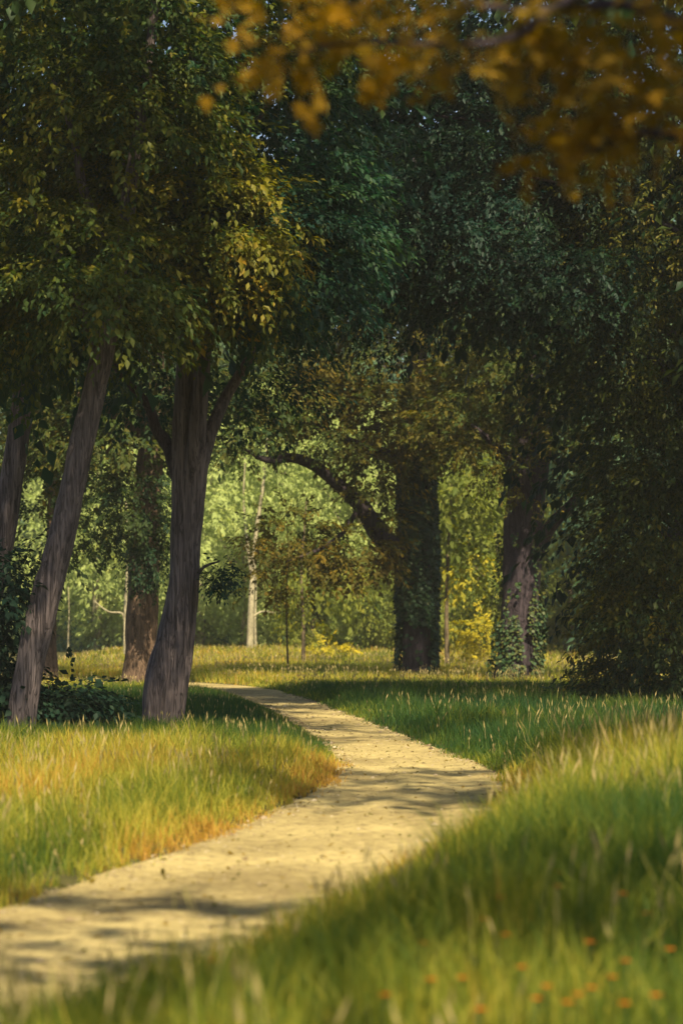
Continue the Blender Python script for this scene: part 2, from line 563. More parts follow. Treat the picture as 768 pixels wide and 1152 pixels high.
def stem(name, parent, points, radii, mat, **k):
    V, F = tube(points, radii, **k)
    return build(name, V, F, mat, parent, smooth=True)


def make_sprays(nvar, nleaf, L, leaf, droop, seed, aspect=0.5, spread=55, lobed=False, hang=25):
    """small leafy twigs, built along +X; each is (n,4,3) leaf kites plus (n,) tint jitter"""
    g = np.random.default_rng(seed)
    out = []
    for _ in range(nvar):
        K = []
        nl = int(nleaf * g.uniform(0.8, 1.2))
        for i in range(nl):
            t = (i + 1) / nl
            sgn = 1 if i % 2 else -1
            B = np.array([L * t * g.uniform(.9, 1.05), sgn * 0.02 * L + g.normal(0, .05 * L), -droop * L * t * t + g.normal(0, .05 * L)])
            an = R(sgn * spread * (1 - 0.75 * t) + g.normal(0, 16))
            pit = R(-hang + g.normal(0, 18)) - droop * t
            dv = np.array([math.cos(an) * math.cos(pit), math.sin(an) * math.cos(pit), math.sin(pit)])
            sd = np.cross([0, 0, 1.0], dv)
            sd /= np.linalg.norm(sd)
            nn = np.cross(dv, sd)
            ro = g.normal(0, 0.34)
            sd, nn = sd * math.cos(ro) + nn * math.sin(ro), nn * math.cos(ro) - sd * math.sin(ro)
            l_ = leaf * g.uniform(0.5, 1.35)
            w = l_ * aspect * 0.5
            if lobed:
                for da, sc in ((-0.85, .72), (0, 1.0), (0.85, .72)):
                    d2 = dv * math.cos(da) + sd * math.sin(da)
                    s2 = sd * math.cos(da) - dv * math.sin(da)
                    K.append([B, B + d2 * l_ * sc * .5 + s2 * w * .8 * sc + nn * .05 * l_, B + d2 * l_ * sc, B + d2 * l_ * sc * .5 - s2 * w * .8 * sc + nn * .05 * l_])
            else:
                K.append([B, B + dv * l_ * .45 + sd * w + nn * .09 * l_, B + dv * l_ - nn * .08 * l_, B + dv * l_ * .45 - sd * w + nn * .09 * l_])
        out.append(np.array(K))
    return out


SPR = {
    'beech': make_sprays(14, 27, 0.85, 0.105, 0.40, 1, 0.5, 58, hang=16),
    'beech_big': make_sprays(6, 18, 1.4, 0.25, 0.4, 2, 0.6, 58),
    'oak': make_sprays(12, 22, 0.95, 0.165, 0.25, 3, 0.55, 62, hang=12),
    'oak_big': make_sprays(6, 16, 1.6, 0.34, 0.3, 4, 0.6, 60),
    'far': make_sprays(8, 15, 1.3, 0.26, 0.35, 5, 0.5, 62),
    'maple': make_sprays(8, 9, 0.34, 0.085, 0.2, 6, 0.55, 65, lobed=True, hang=20),
    'maple_big': make_sprays(4, 9, 0.8, 0.25, 0.3, 7, 0.7, 60),
    'under': make_sprays(8, 11, 0.42, 0.105, 0.25, 8, 0.62, 65, hang=15),
}


def place_sprays(kind, P, D, S, tint, g):
    """P points, D directions (unit), S scales, tint per spray -> verts, tris, tint per face"""
    lib = SPR[kind]
    which = g.integers(0, len(lib), len(P))
    VV, TT = [], []
    for v in range(len(lib)):
        k = which == v
        if not k.any():
            continue
        Lf = lib[v]
        p, d, s, t = P[k], D[k], S[k], tint[k]
        up = np.tile([0, 0, 1.0], (len(p), 1)) + g.normal(0, 0.2, (len(p), 3))
        y = np.cross(up, d)
        y /= np.linalg.norm(y, axis=1)[:, None] + 1e-9
        z = np.cross(d, y)
        Rm = np.stack([d, y, z], -1)
        vv = np.einsum('nij,lkj->nlki', Rm, Lf) * s[:, None, None, None] + p[:, None, None, :]
        VV.append(vv.reshape(-1, 4, 3))
        TT.append(np.clip(t[:, None] + g.normal(0, 0.07, (len(p), len(Lf))), 0, 1).ravel())
    V = np.concatenate(VV)
    T = np.concatenate(TT)
    n = len(V)
    o = np.arange(n)[:, None] * 4
    F = np.concatenate([o + np.array([[0, 1, 2]]), o + np.array([[0, 2, 3]])])
    return V.reshape(-1, 3), F, np.concatenate([T, T])


def lobe(kind, c, r, n, tint, g, layer=0.5, gap=0.36, tvar=0.13, scale=1.0, down=0.25, fill=0.45, gs=1.0, axis=None):
    c, r = np.asarray(c, float), np.asarray(r, float)
    u = g.normal(0, 1, (n, 3))
    u /= np.linalg.norm(u, axis=1)[:, None]
    rad = fill + (1 - fill) * np.sqrt(g.random(n))
    rad = rad * (0.82 + 0.4 * noise3(u[:, 0] * 2 + c[0], u[:, 1] * 2 + c[1], u[:, 2] * 2 + c[2], 7))
    p = c + u * r * rad[:, None]
    if layer:
        z0 = np.round(p[:, 2] / layer + g.normal(0, .12, n)) * layer
        hr = np.hypot((p[:, 0] - c[0]) / r[0], (p[:, 1] - c[1]) / r[1])
        p[:, 2] = 0.35 * p[:, 2] + 0.65 * (z0 - 0.45 * layer * hr ** 2)
    k = fbm(p[:, 0] * 1.1 * gs, p[:, 1] * 1.1 * gs, p[:, 2] * 1.5 * gs, 13, 2) > gap
    p, u = p[k], u[k]
    d = u * np.array([1, 1, 0.35])
    if axis is not None:
        o = p - np.asarray(axis)
        o[:, 2] = 0
        d = d + 0.8 * o / (np.linalg.norm(o, axis=1)[:, None] + .01)
    d = d + np.array([0, 0, -down]) + g.normal(0, .33, d.shape)
    d /= np.linalg.norm(d, axis=1)[:, None]
    t = tint + tvar * 2.4 * (fbm(p[:, 0] * .8, p[:, 1] * .8, p[:, 2] * .9, 29, 2) - 0.5) + g.normal(0, tvar * .6, len(p))
    return place_sprays(kind, p, d, scale * g.uniform(0.6, 1.35, len(p)), t, g)


def crown(parent, lobes, mat, seed, name='crown'):
    g = np.random.default_rng(seed)
    VV, FF, TT, off = [], [], [], 0
    for L in lobes:
        V, F, T = lobe(g=g, **L)
        VV.append(V)
        FF.append(F + off)
        TT.append(T)
        off += len(V)
    return build(name, np.concatenate(VV), np.concatenate(FF), mat, parent, tint=np.concatenate(TT))


def PX(kind, px, py, d, rx, ry, n, tint, rd=None, **k):
    """a leaf lobe measured off the photograph: centre, half-sizes in photo pixels, real depth half-size rd"""
    s = d / FPX
    return dict(kind=kind, c=W(px, py, d), r=(rx * s, rd if rd else max(rx, ry) * s, ry * s), n=n, tint=tint, **k)


def bough(parent, a, b, r0, r1, mat, sag=0.12, seed=0, name='limb'):
    a, b = np.asarray(a, float), np.asarray(b, float)
    g = np.random.default_rng(seed)
    L = np.linalg.norm(b - a)
    m1 = a + (b - a) * .33 + np.array([g.normal(0, .05), g.normal(0, .05), sag]) * L
    m2 = a + (b - a) * .66 + np.array([g.normal(0, .05), g.normal(0, .05), sag * .9]) * L
    return stem(name, parent, [a, m1, m2, b], [r0, r0 * .72 + r1 * .28, r0 * .4 + r1 * .6, r1], mat, seg=10, m=6, rough=.1, seed=seed)


def gpt(px, py, d):
    """a point on the ground under photo column px at depth d"""
    w = W(px, py, d)
    return np.array([w[0], d, float(ground_h(w[0], d))])


def trunk_px(name, parent, rows, d, mat, sink=0.25, **k):
    """rows of (left, right, y) outline pixels; from base up"""
    P, Rr = [], []
    for i, (a, b, y) in enumerate(rows):
        c = W((a + b) / 2, y, d)
        P.append(c)
        Rr.append((b - a) / 2 * d / FPX)
    gz_ = float(ground_h(P[0][0], P[0][1]))
    P[0] = np.array([P[0][0], P[0][1], gz_])
    P = [P[0] - np.array([0, 0, sink])] + P
    Rr = [Rr[0] * 1.12] + Rr
    return stem(name, parent, P, Rr, mat, **k)


# ---- tree 1: the forked trunk beside the path
D1 = 38.9
b1 = gpt(183, 820, D1)
t1 = thing('beech_tree', 'fluted grey trunk forking beside the path bend with a low leafy tuft on its side', 'tree', b1)
trunk_px('trunk', t1, [(160, 206, 820), (165, 212, 765), (181, 221, 700), (190, 225, 648), (192, 223, 600), (193, 222, 550), (194, 221, 500), (196, 221, 450), (199, 223, 400), (202, 226, 330), (205, 225, 220), (208, 222, 60), (212, 218, -150)], D1, M['bark_grey'], seg=40, m=10, flute=0.085, nfl=4, seed=3, rough=0.09, flare=0.3)
stem('limb', t1, [W(212, 640, D1), W(219, 570, D1 - .1), W(227, 520, D1 - .15), W(240, 478, D1 - .1), W(258, 440, D1), W(285, 395, D1 - .3), W(310, 330, D1 - .6)], [.17, .15, .13, .11, .09, .07, .04], M['bark_grey'], seg=18, m=8, flute=.05, nfl=3, seed=8, rough=.1)
stem('limb', t1, [W(213, 560, D1 - .05), W(221, 500, D1 - .2), W(226, 440, D1 - .25), W(231, 390, D1 - .2), W(238, 320, D1 - .1), W(248, 180, D1)], [.15, .15, .125, .11, .09, .05], M['bark_grey'], seg=18, m=8, flute=.05, nfl=3, seed=9, rough=.1)
stem('limb', t1, [W(203, 540, D1), W(190, 503, D1 + .1), W(176, 483, D1 + .1), W(166, 455, D1), W(140, 425, D1 - .2), W(105, 380, D1 - .8)], [.14, .115, .09, .075, .06, .03], M['bark_dark'], seg=14, m=8, seed=10, rough=.1)
bough(t1, W(222, 648, D1), W(246, 632, D1 - .3), .03, .012, M['bark_grey'], .1, 5)
for i, (px, py, dd) in enumerate(((120, 130, 37), (300, 120, 38), (200, 230, 36.5), (250, -60, 39))):
    bough(t1, W(213, 330 - 60 * i, D1), W(px, py, dd), .10, .03, M['bark_grey'], .05, 40 + i)
A1 = (b1[0], b1[1], 0)
crown(t1, [
    PX('beech', 310, 280, 37.3, 85, 85, 560, .14, 1.5, axis=A1),
    PX('beech', 345, 250, 38.0, 55, 80, 220, .12, 1.2, axis=A1),
    PX('beech', 215, 240, 35.8, 105, 85, 640, .70, 1.6, axis=A1, layer=.75),
    PX('beech', 250, 305, 36.6, 70, 42, 280, .48, 1.2, axis=A1),
    PX('beech', 140, 150, 36.6, 130, 90, 560, .66, 1.8, axis=A1, layer=.75),
    PX('beech', 300, 150, 38.2, 110, 80, 480, .20, 1.8, axis=A1),
    PX('beech', 200, 20, 37.0, 190, 100, 800, .55, 2.2, axis=A1),
    PX('beech', 165, 410, 39.8, 45, 28, 70, .02, .9, axis=A1),
    PX('beech', 290, 415, 40.5, 45, 25, 60, .08, 1.0, axis=A1),
    PX('under', 250, 648, 38.6, 12, 17, 90, .02, .2, layer=0, gap=.2, scale=.6),
    PX('beech_big', 230, -150, 39.5, 260, 170, 420, .35, 4.2),
    PX('beech_big', 230, 120, 41.5, 200, 200, 260, .15, 1.6),
    dict(kind='beech_big', c=(-2.4, 25.8, 13.8), r=(3.0, 2.4, 1.2), n=210, tint=.4, gap=.42),  # unseen lobes from here down, added ahead of the tree as a shade roof
    dict(kind='beech_big', c=(1.3, 27.0, 14.0), r=(3.4, 2.8, 1.5), n=240, tint=.4, gap=.44),
    dict(kind='beech_big', c=(-1.2, 30.5, 14.3), r=(4.4, 4, 1.8), n=380, tint=.4, gap=.44),
    dict(kind='beech_big', c=(-2.5, 35, 15.5), r=(4, 4, 2.0), n=330, tint=.4, gap=.38),
], M['leaf_beech'], 101)

# ---- tree 2: leaning trunk at the left
D2 = 34.3
b2 = gpt(22, 835, D2)
t2 = thing('leaning_tree', 'slim grey trunk leaning right, rising out of the dark shrub at the left', 'tree', b2)
trunk_px('trunk', t2, [(7, 38, 835), (14, 46, 770), (28, 62, 700), (42, 74, 650), (56, 86, 600), (68, 96, 550), (79, 106, 500), (91, 117, 450), (103, 128, 400), (116, 138, 340), (135, 153, 230), (160, 172, 80), (180, 186, -80)], D2, M['bark_grey'], seg=30, m=9, flute=.06, nfl=3, seed=14, rough=.10, flare=.15)
bough(t2, W(110, 385, D2), W(40, 240, D2 + .6), .09, .03, M['bark_grey'], .05, 51)
bough(t2, W(128, 300, D2), W(60, 90, D2 + .6), .09, .03, M['bark_grey'], .05, 52)
A2 = (W(110, 400, D2)[0], D2, 0)
crown(t2, [
    PX('beech', 85, 318, 33.6, 95, 50, 440, .56, 1.4, axis=A2),
    PX('beech', 5, 360, 34.6, 55, 40, 150, .50, 1.1, axis=A2),
    PX('beech', 30, 245, 34.2, 120, 90, 560, .66, 1.7, axis=A2, layer=.75),
    PX('beech', 40, 90, 34.2, 130, 90, 480, .58, 1.8, axis=A2),
    PX('beech', 120, 300, 35.6, 80, 70, 220, .40, 1.1, axis=A2),
    PX('beech_big', 30, -90, 35.5, 200, 140, 260, .4, 3.2),
    PX('beech_big', 40, 200, 37.5, 150, 190, 200, .2, 1.2),
    dict(kind='beech_big', c=(-5.5, 29.0, 13.8), r=(3.8, 3.8, 1.6), n=300, tint=.4, gap=.44),  # unseen lobe above the view, added to shade the front of this crown
    PX('beech', 168, 40, 33.5, 60, 70, 220, .45, .9, axis=A2),
    PX('beech', 150, 110, 33.6, 80, 60, 260, .52, 1.0, axis=A2),
    dict(kind='beech', c=W(-150, 260, 35), r=(1.6, 2, 1.8), n=300, tint=.45),
], M['leaf_beech'], 102)

# ---- tree 3: far left trunk, base out of frame
D3 = 45.0
b3 = gpt(-40, 795, D3)
t3 = thing('leaning_tree', 'dark leaning trunk cut off by the left edge of the photo', 'tree', b3)
trunk_px('trunk', t3, [(-58, -18, 795), (-42, -8, 720), (-24, 8, 650), (-12, 18, 600), (-2, 25, 550), (7, 33, 500), (14, 39, 450), (22, 44, 400), (36, 54, 300), (55, 66, 120)], D3, M['bark_grey'], seg=26, m=8, flute=.05, nfl=3, seed=15, rough=.1, flare=.15)
bough(t3, W(30, 380, D3), W(-30, 240, D3), .09, .03, M['bark_grey'], .05, 53)
crown(t3, [
    PX('beech', 30, 330, 45, 100, 80, 330, .36, 2.0),
    PX('beech', -20, 430, 45.6, 50, 40, 70, .32, 1.0),
    PX('beech', 60, 160, 46, 150, 140, 420, .32, 2.2),
    PX('beech_big', 20, 20, 47, 220, 180, 260, .3, 3.5),
], M['leaf_beech'], 103)

# ---- tree 4: reddish bark trunk behind the forked beech, tree 5: slim trunk behind the leaning tree
D4 = 70.0
b4 = gpt(157, 770, D4)
t4 = thing('red_bark_tree', 'stout reddish brown trunk seen close behind the forked grey trunk', 'tree', b4)
trunk_px('trunk', t4, [(138, 178, 770), (141, 177, 720), (144, 178, 670), (148, 180, 600), (152, 182, 540), (160, 186, 470), (165, 185, 380), (170, 182, 250)], D4, M['bark_red'], seg=26, m=8, flute=.05, nfl=4, seed=17, rough=.1, flare=.2)
iv = []
crown(t4, [
    PX('oak', 145, 560, 68.6, 55, 42, 330, .25, 1.4, down=.5, scale=.7, gap=.38),
    PX('oak', 105, 590, 69, 30, 30, 110, .28, 1.0, down=.6, scale=.7, gap=.36),
    PX('oak', 162, 625, 68.6, 22, 26, 110, .12, .6, down=.9, scale=.6),
    PX('oak', 125, 490, 69, 85, 50, 240, .38, 2.2, gap=.42),
    PX('oak', 50, 510, 70, 50, 50, 110, .40, 1.8, gap=.42),
    PX('oak', 70, 440, 70, 110, 60, 330, .35, 2.4),
    PX('oak', 190, 430, 70, 90, 60, 280, .20, 2.4),
    PX('oak', 255, 450, 70, 60, 50, 170, .30, 2.0),
    PX('oak_big', 120, 330, 71, 170, 110, 260, .25, 4),
    PX('oak_big', 140, 120, 71, 220, 160, 260, .3, 5),
], M['leaf_oak'], 104)
for i, (px, py) in enumerate(((70, 440), (190, 420), (120, 510), (255, 450))):
    bough(t4, W(172, 500 - 20 * i, D4), W(px, py, 69.5), .16, .05, M['bark_red'], .1, 60 + i)
D5 = 78.0
b5 = gpt(56, 764, D5)
t5 = thing('red_bark_tree', 'slim reddish trunk glimpsed behind the foot of the leaning trunk', 'tree', b5)
trunk_px('trunk', t5, [(46, 66, 764), (49, 64, 720), (51, 65, 650), (54, 66, 560), (58, 68, 450), (60, 66, 300)], D5, M['bark_red'], seg=16, m=7, flute=.04, nfl=3, seed=18, rough=.08, flare=.15)
crown(t5, [PX('oak', 50, 590, 78, 55, 45, 120, .2, 1.6), PX('oak', 40, 470, 78, 90, 80, 260, .25, 2.5), PX('oak_big', 40, 330, 79, 150, 130, 200, .25, 4)], M['leaf_oak'], 105)

# ---- ivy oak in the middle
D7 = 80.6
b7 = gpt(469, 762, D7)
t7 = thing('ivy_oak', 'massive oak trunk wrapped in dark ivy with a bare limb arching left', 'tree', b7)
oak_rows = [(448, 490, 762), (449, 489, 730), (449, 489, 690), (448, 490, 645), (449, 489, 600), (450, 487, 550), (451, 486, 500), (454, 484, 450), (456, 482, 370), (460, 478, 260), (464, 472, 120)]
oak_rows = [((a + b) / 2 - (b - a) * .40, (a + b) / 2 + (b - a) * .40, y) for a, b, y in oak_rows]
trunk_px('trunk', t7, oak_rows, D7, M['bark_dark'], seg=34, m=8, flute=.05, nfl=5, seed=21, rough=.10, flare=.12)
stem('limb', t7, [W(470, 660, D7), W(447, 625, D7 - .3), W(424, 597, D7 - .7), W(405, 568, D7 - 1.0), W(378, 543, D7 - 1.3), W(352, 523, D7 - 1.6), W(328, 515, D7 - 2.0), W(300, 517, D7 - 2.3), W(275, 505, D7 - 2.4)], [.44, .40, .34, .27, .22, .19, .16, .11, .05], M['bark_dark'], seg=18, m=8, seed=22, rough=.14)
stem('limb', t7, [W(468, 540, D7), W(440, 515, D7 - .6), W(400, 500, D7 - 1.4), W(370, 488, D7 - 2), W(340, 470, D7 - 2.4)], [.26, .22, .18, .14, .06], M['bark_dark'], seg=14, m=8, seed=23, rough=.12)
stem('limb', t7, [W(405, 568, D7 - 1.0), W(385, 600, D7 - 1.6), W(355, 620, D7 - 2.2), W(322, 632, D7 - 2.6)], [.10, .08, .06, .03], M['bark_dark'], seg=10, m=6, seed=24, rough=.1)
stem('limb', t7, [W(472, 510, D7), W(510, 470, D7 - .5), W(550, 430, D7 - 1.0)], [.24, .17, .06], M['bark_dark'], seg=12, m=6, seed=25, rough=.1)
crown(t7, [
    PX('oak', 330, 600, 78.2, 62, 30, 300, .60, 1.5, gs=1.5, gap=.46, scale=.75),
    PX('oak', 400, 612, 79.0, 40, 22, 150, .60, 1.1, gs=1.3, gap=.42),
    PX('oak', 305, 650, 78.4, 26, 26, 110, .58, .9, gs=1.6, gap=.46, scale=.7),
    PX('oak', 275, 505, 78.4, 36, 14, 50, .45, 1.0, gap=.42, scale=.7),
    PX('oak', 372, 632, 78.6, 62, 22, 190, .64, 1.2, gs=1.5, gap=.46, scale=.7),
    PX('oak', 425, 575, 79, 22, 20, 40, .55, .7, gap=.4),
    PX('oak', 385, 470, 78, 75, 45, 300, .45, 2.0),
    PX('oak', 475, 465, 78, 75, 48, 330, .52, 1.6),
    PX('oak', 430, 530, 78.6, 30, 26, 80, .50, .8, gap=.42),
    PX('oak', 540, 440, 78.5, 70, 50, 280, .50, 2.0),
    PX('oak', 330, 430, 79, 65, 45, 230, .58, 2.0),
    PX('oak', 440, 390, 79, 120, 50, 400, .5, 2.6),
    PX('oak', 530, 350, 79, 100, 60, 300, .4, 2.6),
    PX('oak', 400, 310, 79, 90, 60, 260, .42, 2.6),
    PX('oak_big', 440, 250, 80, 110, 90, 160, .35, 2.5),
], M['leaf_oak'], 107)


def ivy_on(parent, rows, d, n, seed, tint, y0, y1, mask=None, leaf=1.0, push=-.02):
    """ivy leaves lying against a trunk given by outline rows"""
    g = np.random.default_rng(seed)
    rows = sorted(rows, key=lambda t: t[2])
    yy = np.array([t[2] for t in rows], float)
    ca = np.array([(t[0] + t[1]) / 2 for t in rows], float)
    ra = np.array([(t[1] - t[0]) / 2 for t in rows], float)
    y = g.uniform(y0, y1, n)
    a = g.uniform(0, 2 * math.pi, n)
    cx, rr = np.interp(y, yy, ca), np.interp(y, yy, ra)
    keep = np.ones(n, bool)
    if mask is not None:
        keep = mask(y, a, g)
    y, a, cx, rr = y[keep], a[keep], cx[keep], rr[keep]
    C = np.array([W(c, q_, d) for c, q_ in zip(cx, y)])
    rad = rr * d / FPX * 1.04 + np.abs(g.normal(0.0, .05, len(y))) + push + .16 * fbm(a * 1.5, y * .06, 0, seed)
    nrm = np.stack([np.cos(a), np.sin(a), 0 * a], 1)
    P = C + nrm * rad[:, None]
    D = nrm * .5 + np.array([0, 0, -.8]) + g.normal(0, .35, P.shape)
    D /= np.linalg.norm(D, axis=1)[:, None]
    s = g.uniform(.6, 1.25, len(P)) * leaf
    l_ = .16 * s[:, None]
    sd = np.cross(D, nrm + g.normal(0, .3, P.shape))
    sd /= np.linalg.norm(sd, axis=1)[:, None]
    V = np.stack([P, P + D * l_ * .4 + sd * l_ * .45, P + D * l_, P + D * l_ * .4 - sd * l_ * .45], 1).reshape(-1, 3)
    m = len(P)
    o = np.arange(m)[:, None] * 4
    F = np.concatenate([o + np.array([[0, 1, 2]]), o + np.array([[0, 2, 3]])])
    t = np.clip(tint + .5 * (fbm(a * 1.2, y * .04, 0, seed + 3) - .5) + g.normal(0, .14, m), 0, 1)
    return build('ivy', V, F, M['leaf_ivy'], parent, tint=np.concatenate([t, t]))


def m7(y, a, g):
    front = np.cos(a + math.pi / 2 + .25)          # 1 towards the viewer
    bare = (y > 690 + 25 * noise3(a * 2, 0, 0, 4)) & (front > .55)
    return ~bare | (g.random(len(y)) < .04)


ivy_on(t7, oak_rows, D7, 15000, 31, .38, 430, 765, m7, 1.0, .02)

# ---- right oak
D9 = 72.5
b9 = gpt(577, 768, D9)
t9 = thing('old_oak', 'broad dark trunk, lower half in yellowing ivy, with a stub limb to the right', 'tree', b9)
o9 = [(552, 604, 768), (557, 604, 740), (561, 607, 700), (564, 610, 650), (565, 612, 605), (568, 614, 565), (570, 618, 530), (574, 622, 490), (580, 622, 430), (588, 620, 340), (594, 614, 220), (600, 608, 80)]
o9 = [((a + b) / 2 - (b - a) * .46, (a + b) / 2 + (b - a) * .46, y) for a, b, y in o9]
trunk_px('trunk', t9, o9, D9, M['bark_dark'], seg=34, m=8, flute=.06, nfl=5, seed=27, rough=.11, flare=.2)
stem('limb', t9, [W(594, 640, D9), W(608, 608, D9 - .2), W(624, 586, D9 - .5), W(640, 570, D9 - .8), W(665, 540, D9 - 1.2), W(690, 500, D9 - 1.4)], [.30, .24, .19, .16, .11, .05], M['bark_dark'], seg=16, m=8, seed=28, rough=.13)
stem('limb', t9, [W(590, 560, D9), W(575, 525, D9 - .4), W(556, 500, D9 - .9), W(530, 478, D9 - 1.4)], [.22, .18, .12, .05], M['bark_dark'], seg=14, m=8, seed=29, rough=.13)
crown(t9, [
    PX('oak', 555, 520, 70.8, 36, 22, 60, .50, .7, gap=.42, gs=1.4, scale=.7),
    PX('oak', 620, 490, 70.6, 46, 20, 70, .50, .8, gap=.42, gs=1.3, scale=.7),
    PX('oak', 590, 560, 70.8, 26, 14, 16, .52, .4, gap=.3, scale=.6),
    PX('oak', 525, 470, 71, 50, 36, 160, .48, 1.4, scale=.8),
    PX('oak', 590, 425, 70.6, 80, 36, 280, .46, 1.4, scale=.8),
    PX('oak', 675, 455, 71, 50, 50, 200, .38, 1.6),
    PX('oak', 690, 540, 71, 34, 40, 90, .3, 1.2),
    PX('oak', 600, 400, 71, 110, 50, 380, .40, 2.4),
    PX('oak_big', 630, 280, 72, 130, 100, 220, .35, 2.8),
], M['leaf_oak'], 109)


def m9(y, a, g):
    k = fbm(np.cos(a) * 2.6 + 5, np.sin(a) * 2.6 + 3, y * .03, 19, 2)
    right = np.cos(a)
    return (k + .06 * right + (y - 670) / 900 > .50)


ivy_on(t9, o9, D9, 5500, 33, .62, 600, 766, m9, .75, .03)

# ---- big dark beech closing the right side
D8 = 52.0
b8 = gpt(775, 795, D8)
t8 = thing('dark_beech', 'large dark beech whose layered branches hang to the grass at the right edge', 'tree', b8)
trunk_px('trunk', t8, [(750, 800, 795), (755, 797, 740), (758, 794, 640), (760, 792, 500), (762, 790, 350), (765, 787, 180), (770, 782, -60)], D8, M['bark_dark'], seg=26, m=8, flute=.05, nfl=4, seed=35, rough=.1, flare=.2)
A8 = (b8[0], b8[1], 0)
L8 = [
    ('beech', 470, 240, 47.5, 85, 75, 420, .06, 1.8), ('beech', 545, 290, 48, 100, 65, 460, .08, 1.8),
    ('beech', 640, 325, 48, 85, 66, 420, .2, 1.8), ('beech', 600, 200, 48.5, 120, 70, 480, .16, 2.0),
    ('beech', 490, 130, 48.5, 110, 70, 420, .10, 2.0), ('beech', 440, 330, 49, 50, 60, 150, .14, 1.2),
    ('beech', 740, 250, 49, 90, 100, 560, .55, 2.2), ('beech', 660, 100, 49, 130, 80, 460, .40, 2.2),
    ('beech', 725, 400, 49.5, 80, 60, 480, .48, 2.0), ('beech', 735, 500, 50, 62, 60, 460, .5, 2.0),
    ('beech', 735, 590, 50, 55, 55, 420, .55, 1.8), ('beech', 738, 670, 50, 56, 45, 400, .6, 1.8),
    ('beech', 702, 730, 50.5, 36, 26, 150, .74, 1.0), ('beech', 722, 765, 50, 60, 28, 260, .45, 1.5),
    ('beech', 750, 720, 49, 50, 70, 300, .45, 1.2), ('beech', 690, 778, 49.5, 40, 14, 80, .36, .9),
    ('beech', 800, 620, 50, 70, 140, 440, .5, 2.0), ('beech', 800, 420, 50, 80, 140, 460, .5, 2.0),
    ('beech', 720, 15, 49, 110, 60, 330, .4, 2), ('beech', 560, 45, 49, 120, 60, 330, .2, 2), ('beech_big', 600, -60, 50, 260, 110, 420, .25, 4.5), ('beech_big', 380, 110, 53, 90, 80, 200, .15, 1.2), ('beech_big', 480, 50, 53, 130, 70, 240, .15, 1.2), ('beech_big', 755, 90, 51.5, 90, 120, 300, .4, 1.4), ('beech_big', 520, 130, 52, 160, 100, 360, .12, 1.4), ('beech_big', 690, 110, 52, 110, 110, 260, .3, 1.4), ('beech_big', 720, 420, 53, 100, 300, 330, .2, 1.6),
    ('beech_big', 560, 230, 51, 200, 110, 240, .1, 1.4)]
crown(t8, [PX(*a, axis=A8) for a in L8] + [dict(kind='beech_big', c=(5.0, 41, 15.8), r=(6.0, 4.5, 2.0), n=620, tint=.4, gap=.37), dict(kind='beech_big', c=(9.5, 44, 9.5), r=(2.8, 4, 5), n=420, tint=.4, gap=.36)], M['leaf_shaded_beech'], 108)  # the two extra lobes are unseen, added to keep this tree's face in shade
for i, a in enumerate(L8[:16]):
    tgt = W(a[1], a[2], a[3])
    sy = min(720, a[2] + 40 + abs(a[1] - 775) * .15)
    bough(t8, W(776, sy, D8), tgt, .11, .025, M['bark_dark'], .04, 70 + i)

# ---- golden maple over the viewer's head (trunk right of the frame)
b6 = np.array([3.1, 8.6, 0.0])
b6[2] = float(ground_h(b6[0], b6[1]))
t6 = thing('golden_maple', 'golden maple boughs hanging out of focus across the top of the photo', 'tree', b6)
stem('trunk', t6, [b6 - [0, 0, .3], b6 + [0, 0, .2], b6 + [0, .05, 1.2], b6 + [-.05, 0, 2.4], b6 + [-.1, -.1, 3.8], b6 + [-.05, 0, 6]], [.2, .18, .15, .13, .1, .04], M['bark_dark'], seg=20, m=7, flute=.05, nfl=4, seed=37, rough=.08, flare=.2)
stem('limb', t6, [b6 + [-.05, 0, 2.5], W(880, 110, 8.4), W(768, 32, 8.4), W(700, 5, 8.2), W(620, 12, 8.1), W(520, 5, 8.0)], [.07, .045, .03, .022, .016, .008], M['bark_dark'], seg=10, m=7, seed=38, rough=.08)
stem('limb', t6, [b6 + [-.08, -.05, 3.0], W(800, -40, 8.2), W(660, -10, 8.1), W(575, 42, 8.0), W(500, 50, 8.0), W(400, 48, 7.9), W(330, 60, 7.9)], [.06, .03, .018, .013, .010, .008, .004], M['bark_dark'], seg=10, m=7, seed=39, rough=.08)
stem('limb', t6, [b6 + [-.05, 0, 2.1], W(860, 200, 8.5), W(740, 150, 8.3), W(640, 180, 8.2)], [.05, .03, .018, .006], M['bark_dark'], seg=10, m=7, seed=40, rough=.08)
